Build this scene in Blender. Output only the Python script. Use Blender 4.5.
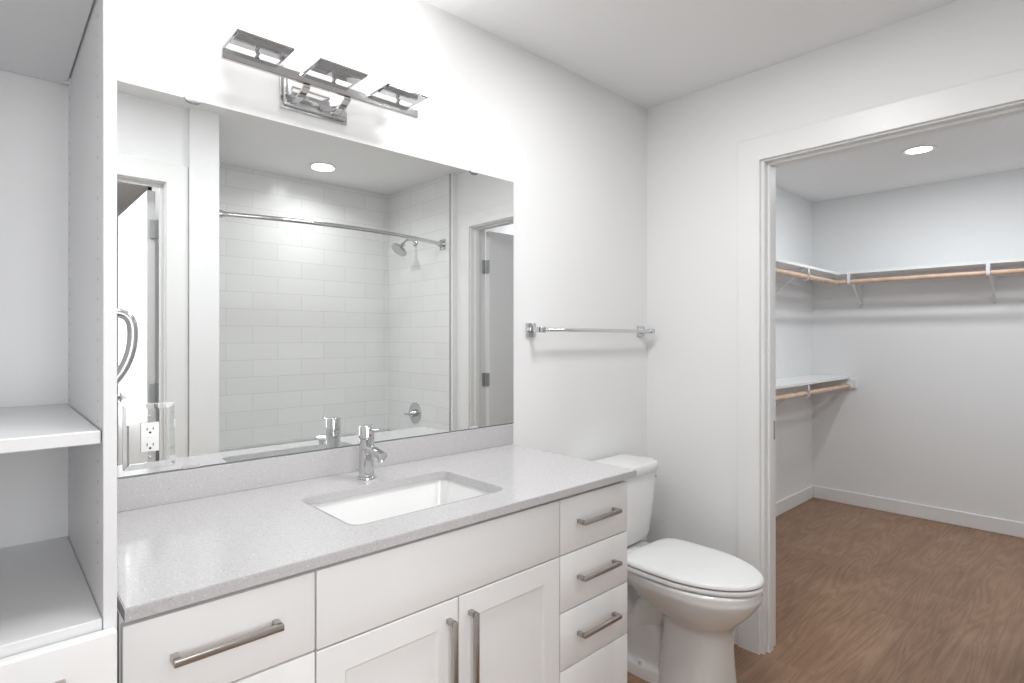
import bpy, bmesh, math
from math import sin, cos, pi, radians
from mathutils import Vector, Matrix

for o in list(bpy.data.objects):
    bpy.data.objects.remove(o, do_unlink=True)
S = bpy.context.scene
COL = S.collection

# ------------------------------------------------------------------ camera
CAM = (-2.3714, -1.5799, 1.3186)
YAW = 0.7489
FPX = 566.556
cd = bpy.data.cameras.new('camera')
cd.sensor_fit = 'HORIZONTAL'
cd.sensor_width = 36.0
cd.lens = FPX / 1024 * 36.0
cd.shift_y = -(341.5 - 337.96) / 1024
cd.clip_start = 0.02
cam = bpy.data.objects.new('camera', cd)
cam.location = CAM
cam.rotation_euler = (pi / 2, 0, -YAW)
COL.objects.link(cam)
S.camera = cam

# ------------------------------------------------------------------ world, exposure, area lights
w = bpy.data.worlds.new('world')
S.world = w
w.use_nodes = True
w.node_tree.nodes['Background'].inputs[0].default_value = (0.9, 0.95, 1.0, 1)
w.node_tree.nodes['Background'].inputs[1].default_value = 0.3
S.view_settings.view_transform = 'Standard'
S.view_settings.look = 'None'
S.view_settings.gamma = 1
S.view_settings.use_curve_mapping = False
S.view_settings.exposure = 0.47


def area(name, loc, target, size, power, color=(1, 1, 1), size_y=None, shape=None, spread=None):
    l = bpy.data.lights.new(name, 'AREA')
    l.energy = power
    l.color = color
    l.size = size
    if size_y:
        l.shape = 'RECTANGLE'
        l.size_y = size_y
    if shape:
        l.shape = shape
    if spread:
        l.spread = spread
    o = bpy.data.objects.new(name, l)
    o.location = loc
    d = Vector(target) - Vector(loc)
    o.rotation_euler = d.to_track_quat('-Z', 'Y').to_euler()
    COL.objects.link(o)
    return o


area('hall_front_fill', (-2.50, -3.10, 1.55), (-2.1, 0, 1.15), 1.3, 11.5, (0.99, 0.995, 1.0), 1.7, spread=radians(120))  # added fill behind the camera, brightens cabinet fronts through the doorway
area('hall_ceiling_fill', (-2.9, -2.9, 2.42), (-2.9, -2.9, 0), 0.6, 3.5, (1.0, 0.995, 0.98))  # added fill to lift the hall, no fixture behind it
area('bath_ceiling_fill', (-1.02, -0.79, 2.425), (-1.02, -0.79, 0), 0.34, 8.8, (0.99, 0.995, 1.0), shape='DISK')  # added fill for the right half of the room, no lamp there
area('bath_ceiling_fill', (-2.13, -0.86, 2.425), (-2.13, -0.86, 0), 0.36, 6, (0.99, 0.995, 1.0), shape='DISK')  # added fill for the tall cabinet side, out of view
area('tub_downlight', (-0.755, -2.0, 2.428), (-0.755, -2.0, 0), 0.14, 2.7, (1.0, 0.995, 0.985), shape='DISK', spread=radians(150))
area('closet_downlight', (1.705, -0.757, 2.428), (1.705, -0.757, 0), 0.15, 6.5, (0.92, 0.966, 1.0), shape='DISK')
area('closet_second_downlight', (1.30, -1.62, 2.428), (1.30, -1.62, 0), 0.30, 8.0, (0.92, 0.966, 1.0), shape='DISK')


# ------------------------------------------------------------------ materials
def mat(name, color, rough=0.5, metal=0.0, spec=0.5, coat=0.0, bump=0.0, bscale=300.0):
    m = bpy.data.materials.new(name)
    m.use_nodes = True
    nt = m.node_tree
    b = nt.nodes['Principled BSDF']
    b.inputs['Base Color'].default_value = (*color, 1)
    b.inputs['Roughness'].default_value = rough
    b.inputs['Metallic'].default_value = metal
    b.inputs['Specular IOR Level'].default_value = spec
    b.inputs['Coat Weight'].default_value = coat
    if bump:
        tc = nt.nodes.new('ShaderNodeTexCoord')
        n = nt.nodes.new('ShaderNodeTexNoise')
        n.inputs['Scale'].default_value = bscale
        bp = nt.nodes.new('ShaderNodeBump')
        bp.inputs['Strength'].default_value = bump
        bp.inputs['Distance'].default_value = 0.002
        nt.links.new(tc.outputs['Object'], n.inputs['Vector'])
        nt.links.new(n.outputs['Fac'], bp.inputs['Height'])
        nt.links.new(bp.outputs['Normal'], b.inputs['Normal'])
    return m


def emat(name, color, strength):
    m = bpy.data.materials.new(name)
    m.use_nodes = True
    b = m.node_tree.nodes['Principled BSDF']
    b.inputs['Base Color'].default_value = (0.8, 0.8, 0.8, 1)
    b.inputs['Emission Color'].default_value = (*color, 1)
    b.inputs['Emission Strength'].default_value = strength
    return m


M = {}
M['paint'] = mat('wall_paint', (0.86, 0.86, 0.862), 0.6, bump=0.05, bscale=220)
M['ceil'] = mat('ceiling_paint', (0.88, 0.88, 0.882), 0.8)
M['trim'] = mat('trim_paint', (0.85, 0.85, 0.845), 0.35)
M['door'] = mat('door_paint', (0.82, 0.82, 0.82), 0.4)
M['cab'] = mat('white_thermofoil', (0.86, 0.858, 0.855), 0.32)
M['mel'] = mat('white_melamine', (0.82, 0.825, 0.835), 0.35)
M['hole'] = mat('peg_hole_grey', (0.50, 0.50, 0.51), 0.7)
M['dark'] = mat('shadow_gap', (0.06, 0.055, 0.05), 0.8)
M['chrome'] = mat('chrome', (0.62, 0.625, 0.63), 0.05, 1.0)
M['fixture'] = mat('polished_nickel', (0.60, 0.60, 0.605), 0.08, 1.0)
M['brushed'] = mat('brushed_chrome', (0.50, 0.50, 0.505), 0.22, 1.0)
M['bronze'] = mat('brushed_nickel', (0.47, 0.44, 0.415), 0.30, 1.0)
M['satin'] = mat('satin_nickel_hinge', (0.42, 0.43, 0.44), 0.35, 1.0)
M['mirror'] = mat('mirror_silver', (0.93, 0.95, 0.945), 0.0, 1.0)
M['mirror_edge'] = mat('mirror_edge', (0.25, 0.28, 0.27), 0.2, 0.6)
M['porc'] = mat('porcelain', (0.86, 0.86, 0.855), 0.08, coat=0.3)
M['seat'] = mat('toilet_seat_plastic', (0.86, 0.86, 0.86), 0.18)
M['plastic'] = mat('outlet_plastic', (0.87, 0.88, 0.86), 0.3)
M['black'] = mat('slot_black', (0.02, 0.02, 0.02), 0.6)
M['bracket'] = mat('white_bracket_steel', (0.82, 0.82, 0.83), 0.4)
M['rubber'] = mat('rubber', (0.25, 0.22, 0.2), 0.6)
M['shade'] = emat('frosted_glass_lit', (1.0, 0.985, 0.96), 0.78)
M['lens'] = emat('downlight_lens_lit', (1.0, 0.985, 0.96), 9.0)
M['red'] = mat('red_dot', (0.35, 0.05, 0.05), 0.4)


def quartz(name, base):
    m = mat(name, base, 0.11)
    nt = m.node_tree
    b = nt.nodes['Principled BSDF']
    L = nt.links.new
    tc = nt.nodes.new('ShaderNodeTexCoord')
    def sc(c, k):
        return tuple(v * k for v in c) + (1,)
    n1 = nt.nodes.new('ShaderNodeTexNoise')
    n1.inputs['Scale'].default_value = 330
    n1.inputs['Detail'].default_value = 3
    r1 = nt.nodes.new('ShaderNodeValToRGB')
    r1.color_ramp.elements[0].position = 0.30
    r1.color_ramp.elements[0].color = sc(base, 0.90)
    r1.color_ramp.elements[1].position = 0.70
    r1.color_ramp.elements[1].color = sc(base, 1.09)
    # sparse light and dark chips
    def chips(scale, col, thr):
        v = nt.nodes.new('ShaderNodeTexVoronoi')
        v.inputs['Scale'].default_value = scale
        L(tc.outputs['Object'], v.inputs['Vector'])
        r = nt.nodes.new('ShaderNodeValToRGB')
        r.color_ramp.elements[0].position = thr * 0.7
        r.color_ramp.elements[0].color = (1, 1, 1, 1)
        r.color_ramp.elements[1].position = thr
        r.color_ramp.elements[1].color = (0, 0, 0, 1)
        L(v.outputs['Distance'], r.inputs['Fac'])
        return r.outputs['Color'], col
    L(tc.outputs['Object'], n1.inputs['Vector'])
    L(n1.outputs['Fac'], r1.inputs['Fac'])
    cur = r1.outputs['Color']
    for fac, col in (chips(52, sc(base, 0.70), 0.10), chips(70, sc(base, 1.25), 0.14), chips(130, sc(base, 0.82), 0.20)):
        mx = nt.nodes.new('ShaderNodeMixRGB')
        L(fac, mx.inputs[0])
        L(cur, mx.inputs[1])
        mx.inputs[2].default_value = col
        cur = mx.outputs['Color']
    L(cur, b.inputs['Base Color'])
    return m


M['quartz'] = quartz('grey_quartz', (0.515, 0.503, 0.510))


def wood_floor():
    m = mat('vinyl_plank_floor', (0.3, 0.2, 0.14), 0.42)
    nt = m.node_tree
    b = nt.nodes['Principled BSDF']
    L = nt.links.new
    tc = nt.nodes.new('ShaderNodeTexCoord')
    br = nt.nodes.new('ShaderNodeTexBrick')
    br.offset = 0.37
    br.inputs['Scale'].default_value = 1.0
    br.inputs['Brick Width'].default_value = 1.22
    br.inputs['Row Height'].default_value = 0.152
    br.inputs['Mortar Size'].default_value = 0.0007
    br.inputs['Mortar Smooth'].default_value = 0.3
    br.inputs['Color1'].default_value = (0.0, 0.0, 0.0, 1)
    br.inputs['Color2'].default_value = (1, 1, 1, 1)
    br.inputs['Mortar'].default_value = (0.5, 0.5, 0.5, 1)
    L(tc.outputs['Object'], br.inputs['Vector'])
    # shift the grain per plank
    sc = nt.nodes.new('ShaderNodeVectorMath')
    sc.operation = 'SCALE'
    sc.inputs['Scale'].default_value = 7.3
    L(br.outputs['Color'], sc.inputs[0])
    ad = nt.nodes.new('ShaderNodeVectorMath')
    ad.operation = 'ADD'
    L(tc.outputs['Object'], ad.inputs[0])
    L(sc.outputs[0], ad.inputs[1])
    mp = nt.nodes.new('ShaderNodeMapping')
    mp.inputs['Scale'].default_value = (0.9, 9.0, 1.0)
    L(ad.outputs[0], mp.inputs['Vector'])
    # cathedral rings: distorted bands of a smooth noise
    nz = nt.nodes.new('ShaderNodeTexNoise')
    nz.inputs['Scale'].default_value = 1.0
    nz.inputs['Detail'].default_value = 1.5
    nz.inputs['Distortion'].default_value = 0.35
    L(mp.outputs[0], nz.inputs['Vector'])
    mul = nt.nodes.new('ShaderNodeMath')
    mul.operation = 'MULTIPLY'
    mul.inputs[1].default_value = 75.0
    L(nz.outputs['Fac'], mul.inputs[0])
    sn = nt.nodes.new('ShaderNodeMath')
    sn.operation = 'SINE'
    L(mul.outputs[0], sn.inputs[0])
    mp2 = nt.nodes.new('ShaderNodeMapping')
    mp2.inputs['Scale'].default_value = (9.0, 170.0, 1.0)
    L(ad.outputs[0], mp2.inputs['Vector'])
    n2 = nt.nodes.new('ShaderNodeTexNoise')
    n2.inputs['Scale'].default_value = 1.0
    n2.inputs['Detail'].default_value = 4
    L(mp2.outputs[0], n2.inputs['Vector'])
    n3 = nt.nodes.new('ShaderNodeTexNoise')
    n3.inputs['Scale'].default_value = 3.0
    n3.inputs['Detail'].default_value = 3
    L(ad.outputs[0], n3.inputs['Vector'])
    # combine: 0.5 + a*sin + b*(fine-.5) + c*(patch-.5) + d*(plank-.5)
    def madd(src, k, off):
        n = nt.nodes.new('ShaderNodeMath')
        n.operation = 'MULTIPLY_ADD'
        n.inputs[1].default_value = k
        n.inputs[2].default_value = off
        L(src, n.inputs[0])
        return n.outputs[0]
    def add(a, c):
        n = nt.nodes.new('ShaderNodeMath')
        n.operation = 'ADD'
        L(a, n.inputs[0])
        L(c, n.inputs[1])
        return n.outputs[0]
    t = add(madd(sn.outputs[0], 0.12, 0.5), madd(n2.outputs['Fac'], 0.7, -0.35))
    t = add(t, madd(n3.outputs['Fac'], 0.7, -0.35))
    t = add(t, madd(br.outputs['Color'], 0.12, -0.06))
    r = nt.nodes.new('ShaderNodeValToRGB')
    r.color_ramp.elements[0].position = 0.1
    r.color_ramp.elements[0].color = (0.200, 0.108, 0.062, 1)
    r.color_ramp.elements[1].position = 0.9
    r.color_ramp.elements[1].color = (0.400, 0.250, 0.164, 1)
    e = r.color_ramp.elements.new(0.5)
    e.color = (0.292, 0.170, 0.100, 1)
    L(t, r.inputs['Fac'])
    mx = nt.nodes.new('ShaderNodeMixRGB')
    mx.blend_type = 'MULTIPLY'
    L(br.outputs['Fac'], mx.inputs[0])
    L(r.outputs['Color'], mx.inputs[1])
    mx.inputs[2].default_value = (0.85, 0.84, 0.83, 1)
    L(mx.outputs['Color'], b.inputs['Base Color'])
    return m


M['floor'] = wood_floor()


def tile(name, axis, u0, z0):
    m = mat(name, (0.83, 0.835, 0.83), 0.13)
    nt = m.node_tree
    b = nt.nodes['Principled BSDF']
    L = nt.links.new
    tc = nt.nodes.new('ShaderNodeTexCoord')
    sp = nt.nodes.new('ShaderNodeSeparateXYZ')
    L(tc.outputs['Object'], sp.inputs[0])
    cb = nt.nodes.new('ShaderNodeCombineXYZ')
    a1 = nt.nodes.new('ShaderNodeMath'); a1.operation = 'SUBTRACT'; a1.inputs[1].default_value = u0
    a2 = nt.nodes.new('ShaderNodeMath'); a2.operation = 'SUBTRACT'; a2.inputs[1].default_value = z0
    L(sp.outputs[axis], a1.inputs[0]); L(sp.outputs['Z'], a2.inputs[0])
    L(a1.outputs[0], cb.inputs[0]); L(a2.outputs[0], cb.inputs[1])
    br = nt.nodes.new('ShaderNodeTexBrick')
    br.offset = 0.5
    br.inputs['Scale'].default_value = 1
    br.inputs['Brick Width'].default_value = 0.328
    br.inputs['Row Height'].default_value = 0.1125
    br.inputs['Mortar Size'].default_value = 0.0018
    br.inputs['Mortar Smooth'].default_value = 0.4
    br.inputs['Color1'].default_value = (0.83, 0.835, 0.83, 1)
    br.inputs['Color2'].default_value = (0.80, 0.805, 0.80, 1)
    br.inputs['Mortar'].default_value = (0.66, 0.66, 0.655, 1)
    L(cb.outputs[0], br.inputs['Vector'])
    L(br.outputs['Color'], b.inputs['Base Color'])
    # combed horizontal relief of the glaze
    mp = nt.nodes.new('ShaderNodeMapping')
    mp.inputs['Scale'].default_value = (9, 220, 1)
    L(cb.outputs[0], mp.inputs['Vector'])
    nz = nt.nodes.new('ShaderNodeTexNoise')
    nz.inputs['Scale'].default_value = 1
    L(mp.outputs[0], nz.inputs['Vector'])
    sb = nt.nodes.new('ShaderNodeMath'); sb.operation = 'SUBTRACT'
    L(nz.outputs['Fac'], sb.inputs[0]); L(br.outputs['Fac'], sb.inputs[1])
    bp = nt.nodes.new('ShaderNodeBump')
    bp.inputs['Strength'].default_value = 0.35
    bp.inputs['Distance'].default_value = 0.001
    L(sb.outputs[0], bp.inputs['Height'])
    L(bp.outputs['Normal'], b.inputs['Normal'])
    return m


# rows start at z = 1.285 + k * 0.1125 ; joints of that row at x = -0.907 + k * 0.328
M['tile_x'] = tile('wall_tile_long', 'X', -0.907 - 5 * 0.328, 1.285 - 12 * 0.1125)
M['tile_y'] = tile('wall_tile_short', 'Y', -2.385 - 4 * 0.328, 1.285 - 12 * 0.1125)


def rodwood():
    m = mat('varnished_dowel', (0.55, 0.33, 0.2), 0.35)
    nt = m.node_tree
    b = nt.nodes['Principled BSDF']
    tc = nt.nodes.new('ShaderNodeTexCoord')
    n = nt.nodes.new('ShaderNodeTexNoise')
    n.inputs['Scale'].default_value = 14
    n.inputs['Detail'].default_value = 3
    r = nt.nodes.new('ShaderNodeValToRGB')
    r.color_ramp.elements[0].position = 0.3
    r.color_ramp.elements[0].color = (0.60, 0.40, 0.275, 1)
    r.color_ramp.elements[1].position = 0.75
    r.color_ramp.elements[1].color = (0.75, 0.56, 0.44, 1)
    nt.links.new(tc.outputs['Object'], n.inputs['Vector'])
    nt.links.new(n.outputs['Fac'], r.inputs['Fac'])
    nt.links.new(r.outputs['Color'], b.inputs['Base Color'])
    return m


M['rod'] = rodwood()

# ------------------------------------------------------------------ mesh helpers
ROOT = {}          # object name -> world location of its root


def thing(name, label, cat, loc=(0, 0, 0), group=None):
    o = bpy.data.objects.new(name, None)
    o.empty_display_size = 0.05
    o.location = loc
    COL.objects.link(o)
    o['label'] = label
    o['category'] = cat
    if group:
        o['group'] = group
    ROOT[o.name] = Vector(loc)
    return o


def obj(name, bm, m, parent=None, smooth=35, label=None, cat=None, loc=None, group=None):
    """link bm (world coordinates) as one mesh object"""
    org = Vector((0, 0, 0))
    if parent is not None:
        org = ROOT[parent.name]
    elif loc is not None:
        org = Vector(loc)
    bmesh.ops.recalc_face_normals(bm, faces=bm.faces[:])
    if org.length:
        bmesh.ops.translate(bm, verts=bm.verts[:], vec=-org)
    me = bpy.data.meshes.new(name)
    bm.to_mesh(me)
    bm.free()
    if smooth:
        me.shade_smooth()
        me.set_sharp_from_angle(angle=radians(smooth))
    for mm in (m if isinstance(m, (list, tuple)) else [m]):
        me.materials.append(mm)
    o = bpy.data.objects.new(name, me)
    COL.objects.link(o)
    if parent is not None:
        o.parent = parent
    else:
        o.location = org
    ROOT[o.name] = org
    if label:
        o['label'] = label
    if cat:
        o['category'] = cat
    if group:
        o['group'] = group
    return o


def struct(name, bm, m, parent=None, smooth=35):
    o = obj(name, bm, m, parent, smooth)
    if parent is None:
        o['kind'] = 'structure'
    return o


def box(bm, x0, x1, y0, y1, z0, z1, bev=0.0, seg=2, mi=0):
    vs = [bm.verts.new((x, y, z)) for x in (x0, x1) for y in (y0, y1) for z in (z0, z1)]
    idx = [(0, 1, 3, 2), (4, 6, 7, 5), (0, 4, 5, 1), (2, 3, 7, 6), (0, 2, 6, 4), (1, 5, 7, 3)]
    fs = [bm.faces.new([vs[i] for i in f]) for f in idx]
    for f in fs:
        f.material_index = mi
    if bev:
        es = list({e for f in fs for e in f.edges})
        r = bmesh.ops.bevel(bm, geom=es, offset=bev, segments=seg, profile=0.5, affect='EDGES')
        for f in r['faces']:
            f.material_index = mi
    return bm


def B(*a, **k):
    return box(bmesh.new(), *a, **k)


def ring_faces(bm, rings, cap=True, closed=True):
    n = len(rings[0])
    for a, b in zip(rings[:-1], rings[1:]):
        for i in range(n if closed else n - 1):
            j = (i + 1) % n
            try:
                bm.faces.new((a[i], a[j], b[j], b[i]))
            except ValueError:
                pass
    if cap:
        bm.faces.new(rings[0][::-1])
        bm.faces.new(rings[-1])


def tube(bm, pts, r, n=16, cap=True, profile=None, up=None):
    """sweep a circle (or profile points (u,v)) along pts; r may be a list"""
    P = [Vector(p) for p in pts]
    rs = r if isinstance(r, (list, tuple)) else [r] * len(P)
    t0 = (P[1] - P[0]).normalized()
    u = Vector(up) if up else (Vector((0, 0, 1)) if abs(t0.z) < 0.9 else Vector((1, 0, 0)))
    u = (u - t0 * u.dot(t0)).normalized()
    rings = []
    for i, p in enumerate(P):
        if i == 0:
            t = t0
        elif i == len(P) - 1:
            t = (P[i] - P[i - 1]).normalized()
        else:
            t = ((P[i] - P[i - 1]).normalized() + (P[i + 1] - P[i]).normalized()).normalized()
        u = (u - t * u.dot(t)).normalized()
        v = t.cross(u)
        if profile:
            ring = [bm.verts.new(p + u * a * rs[i] + v * b * rs[i]) for a, b in profile]
        else:
            ring = [bm.verts.new(p + (u * cos(2 * pi * k / n) + v * sin(2 * pi * k / n)) * rs[i]) for k in range(n)]
        rings.append(ring)
    ring_faces(bm, rings, cap)
    return bm


def lathe(bm, prof, c, axis=(0, 0, 1), n=32):
    """prof: list of (radius, distance along axis)"""
    a = Vector(axis).normalized()
    u = a.orthogonal().normalized()
    v = a.cross(u)
    c = Vector(c)
    rings = []
    for r, h in prof:
        r = max(r, 1e-5)
        rings.append([bm.verts.new(c + a * h + (u * cos(2 * pi * k / n) + v * sin(2 * pi * k / n)) * r) for k in range(n)])
    ring_faces(bm, rings)
    return bm


def rrect(x0, x1, y0, y1, r, n=5):
    """rounded rectangle points, counter-clockwise"""
    pts = []
    for cx, cy, a0 in ((x1 - r, y1 - r, 0), (x0 + r, y1 - r, 90), (x0 + r, y0 + r, 180), (x1 - r, y0 + r, 270)):
        for k in range(n + 1):
            a = radians(a0 + 90 * k / n)
            pts.append((cx + r * cos(a), cy + r * sin(a)))
    return pts


def prism(bm, pts, f, h0, h1):
    """extrude polygon pts (u,v) between heights; f(u,v,h) -> xyz"""
    r0 = [bm.verts.new(f(u, v, h0)) for u, v in pts]
    r1 = [bm.verts.new(f(u, v, h1)) for u, v in pts]
    ring_faces(bm, [r0, r1])
    return bm


def loft(bm, rings):
    R = [[bm.verts.new(p) for p in r] for r in rings]
    ring_faces(bm, R)
    return bm


def catmull(keys, n):
    """keys: list of tuples; resample n segments each"""
    out = []
    m = len(keys)
    for i in range(m - 1):
        p0, p1, p2, p3 = keys[max(i - 1, 0)], keys[i], keys[i + 1], keys[min(i + 2, m - 1)]
        for s in range(n):
            t = s / n
            out.append(tuple(0.5 * (2 * b + (c - a) * t + (2 * a - 5 * b + 4 * c - d) * t * t + (3 * b - a - 3 * c + d) * t ** 3)
                             for a, b, c, d in zip(p0, p1, p2, p3)))
    out.append(keys[-1])
    return out


H = 2.44
DO, DC = -0.569, -1.398          # closet opening (jamb faces)
XC, YC = 2.65, 0.1655            # closet far wall and left wall
YE = -1.56                       # entry wall
TB, TR = -2.372, -0.048          # tub alcove back wall and right (plumbing) wall
TL = -1.507

# ------------------------------------------------------------------ structure
struct('floor', B(-3.6, 2.8, -4.4, 0.3, -0.06, 0), M['floor'])
struct('ceiling', B(-3.6, 2.8, -4.4, 0.3, H, H + 0.06), M['ceil'])
struct('wall_vanity', B(-2.87, 0.0, 0, 0.12, 0, H), M['paint'])
struct('wall_left', B(-2.87, -2.75, YE, 0, 0, H), M['paint'])
bm = B(0, 0.115, DO + 0.02, 0.28, 0, H)
box(bm, 0, 0.115, DC - 0.02, DO + 0.02, 2.073, H)
box(bm, 0, 0.115, -2.5, DC - 0.02, 0, H)
struct('wall_right', bm, M['paint'])
# entry wall with its doorway (x -2.55 .. -1.736)
bm = B(-2.87, -2.56, YE - 0.115, YE, 0, H)
box(bm, -2.56, -1.722, YE - 0.115, YE, 2.085, H)
box(bm, -1.722, -1.644, YE - 0.115, YE, 0, H)
struct('wall_entry', bm, M['paint'])
struct('wall_tub_left', B(-1.644, TL - 0.012, -2.5, -1.53, 0, H), M['paint'])
struct('wall_tub_left_tile', B(TL - 0.012, TL, TB, -1.60, 0.60, H), M['tile_y'])
struct('wall_tub_left_lower', B(TL - 0.012, TL - 0.004, TB, -1.53, 0, H), M['paint'])
struct('wall_tub_back', B(-1.644, 0.0, -2.5, TB - 0.012, 0, H), M['paint'])
struct('wall_tub_back_tile', B(TL - 0.012, 0.0, TB - 0.012, TB, 0.60, H), M['tile_x'])
struct('wall_tub_right', B(TR + 0.010, 0.0, TB - 0.012, -1.545, 0, H), M['paint'])
struct('wall_tub_right_tile', B(TR, TR + 0.010, TB, -1.572, 0.60, H), M['tile_y'])
struct('trim_1', B(TR - 0.002, TR + 0.010, -1.572, -1.569, 0.54, H), M['hole'])
# closet room
struct('wall_closet_left', B(0.115, XC + 0.1, YC, YC + 0.1, 0, H), M['paint'])
struct('wall_closet_back', B(XC, XC + 0.1, -2.1, YC, 0, H), M['paint'])
struct('wall_closet_right', B(0.115, XC, -2.1, -2.0, 0, H), M['paint'])
# hall behind the camera, seen through the entry door in the mirror
struct('wall_hall_right', B(-1.45, -1.37, -4.3, -2.5, 0, H), M['paint'])
struct('wall_hall_back', B(-3.5, -1.37, -4.4, -4.3, 0, H), M['paint'])
struct('wall_hall_left', B(-3.6, -3.5, -4.3, YE - 0.115, 0, H), M['paint'])
struct('wall_hall_front', B(-3.6, -2.87, YE - 0.115, YE, 0, H), M['paint'])


def baseboard(name, x0, x1, y0, y1):
    bm = B(x0, x1, y0, y1, 0.0, 0.1, 0.003, 1)
    return struct(name, bm, M['trim'])


baseboard('baseboard_closet_back', XC - 0.014, XC, -2.0, YC - 0.014)
baseboard('baseboard_closet_left', 0.115, XC, YC - 0.014, YC)
baseboard('baseboard_right', -0.012, 0, -0.4605, 0)
baseboard('baseboard_vanity', -0.925, -0.012, -0.012, 0)


def casing(name, f, u0, u1, zt, wd=0.0935, th=0.014):
    """flat casing round an opening; f(u,d) -> x,y"""
    pts = [(u0 - wd, 0), (u0, 0), (u0, zt), (u1, zt), (u1, 0), (u1 + wd, 0), (u1 + wd, zt + wd), (u0 - wd, zt + wd)]
    bm = bmesh.new()
    prism(bm, pts, lambda u, v, h: (*f(u, h), v), 0, th)
    bm.normal_update()
    es = [e for e in bm.edges if all(abs(v.co.z) > 0.001 for v in e.verts) or abs(e.verts[0].co.z - e.verts[1].co.z) > 0.1]
    bmesh.ops.bevel(bm, geom=es, offset=0.0015, segments=1, affect='EDGES')
    return struct(name, bm, M['trim'])


# closet door casing on the bathroom side, jamb with stop, strike plate
casing('trim_2', lambda u, d: (-d, u), DC - 0.007, -0.555, 2.060)
bm = bmesh.new()
box(bm, 0.0, 0.115, DO, DO + 0.0199, 0, 2.053, 0.001, 1)
box(bm, 0.0, 0.115, DC - 0.0199, DC, 0, 2.053, 0.001, 1)
box(bm, 0.0, 0.115, DC - 0.0199, DO + 0.0199, 2.053, 2.0729, 0.001, 1)
box(bm, 0.03, 0.066, DO - 0.011, DO, 0, 2.042, 0.001, 1)
box(bm, 0.03, 0.066, DC, DC + 0.011, 0, 2.042, 0.001, 1)
box(bm, 0.03, 0.066, DC, DO, 2.042, 2.053, 0.001, 1)
jamb = struct('trim_3', bm, M['trim'])
obj('strike_plate', B(0.078, 0.1065, DO - 0.0015, DO, 0.885, 0.965, 0.0006, 1), M['satin'], jamb)
casing('trim_4', lambda u, d: (0.115 + d, u), DC - 0.007, -0.555, 2.060)
# entry door casing and jamb
casing('trim_5', lambda u, d: (u, YE + d), -2.55, -1.739, 2.062, 0.0925)
bm = bmesh.new()
box(bm, -1.7429, -1.7225, YE - 0.115, YE, 0, 2.058, 0.001, 1)
box(bm, -2.5599, -2.546, YE - 0.115, YE, 0, 2.058, 0.001, 1)
box(bm, -2.5599, -1.7225, YE - 0.115, YE, 2.058, 2.0849, 0.001, 1)
box(bm, -1.754, -1.7429, YE - 0.070, YE - 0.035, 0, 2.047, 0.001, 1)
box(bm, -2.546, -1.7429, YE - 0.070, YE - 0.035, 2.047, 2.058, 0.001, 1)
struct('trim_6', bm, M['trim'])


def hinge(parent, p, d1, d2, z, name='hinge'):
    """knuckle at p (x,y) with two leaves along directions d1,d2 (unit xy)"""
    bm = bmesh.new()
    lathe(bm, [(0.0065, -0.045), (0.0065, 0.045)], (p[0], p[1], z), n=12)
    for d in (d1, d2):
        n = (-d[1], d[0])
        pts = [(0, -0.045), (0.03, -0.045), (0.03, 0.045), (0, 0.045)]
        prism(bm, pts, lambda u, v, h: (p[0] + d[0] * u + n[0] * h, p[1] + d[1] * u + n[1] * h, z + v), -0.0016, 0.0016)
    return obj(name, bm, M['satin'], parent)


# door_1: entry door swung wide into the hall, door_2: closet door swung into the closet
d1 = struct('door_1', B(-1.790, -1.755, -2.52, -1.700, 0.012, 2.045, 0.002, 1), M['door'])
for z in (1.854, 1.048, 0.25):
    hinge(d1, (-1.752, -1.688), (-1, 0), (0, 1), z)
bm = bmesh.new()
lathe(bm, [(0.027, 0), (0.027, 0.006), (0.012, 0.012), (0.012, 0.045)], (-1.790, -2.45, 0.97), (-1, 0, 0))
tube(bm, [(-1.833, -2.45, 0.97), (-1.835, -2.40, 0.97), (-1.835, -2.34, 0.97)], 0.009, 12)
obj('door_handle', bm, M['satin'], d1)
d2 = struct('door_2', B(0.136, 0.938, DC - 0.006, DC + 0.029, 0.012, 2.045, 0.002, 1), M['door'])
for z in (1.802, 1.036, 0.25):
    hinge(d2, (0.1255, DC + 0.004), (-1, 0), (0.35, 0.9367), z)
bm = bmesh.new()
lathe(bm, [(0.027, 0), (0.027, 0.006), (0.012, 0.012), (0.012, 0.045)], (0.86, DC + 0.033, 0.97), (0, 1, 0))
tube(bm, [(0.86, DC + 0.076, 0.97), (0.81, DC + 0.078, 0.97), (0.75, DC + 0.078, 0.97)], 0.009, 12)
obj('door_handle', bm, M['satin'], d2)

# ------------------------------------------------------------------ vanity: three cabinets
YF = -0.562                       # face of the fronts
YB = YF + 0.019                   # cabinet box front


def carcass(parent, x0, x1):
    bm = bmesh.new()
    t = 0.018
    box(bm, x0, x0 + t, YB, -0.002, 0.0 + 0.10, 0.8995)
    box(bm, x1 - t, x1, YB, -0.002, 0.10, 0.8995)
    box(bm, x0 + t, x1 - t, YB, -0.002, 0.10, 0.118)
    box(bm, x0 + t, x1 - t, -0.02, -0.002, 0.118, 0.8995)
    box(bm, x0 + t, x1 - t, YB, YB + 0.018, 0.80, 0.8995)
    obj('carcass', bm, M['cab'], parent)
    obj('toe_kick', B(x0, x1, -0.49, -0.472, 0.0, 0.0999), M['cab'], parent)


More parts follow.
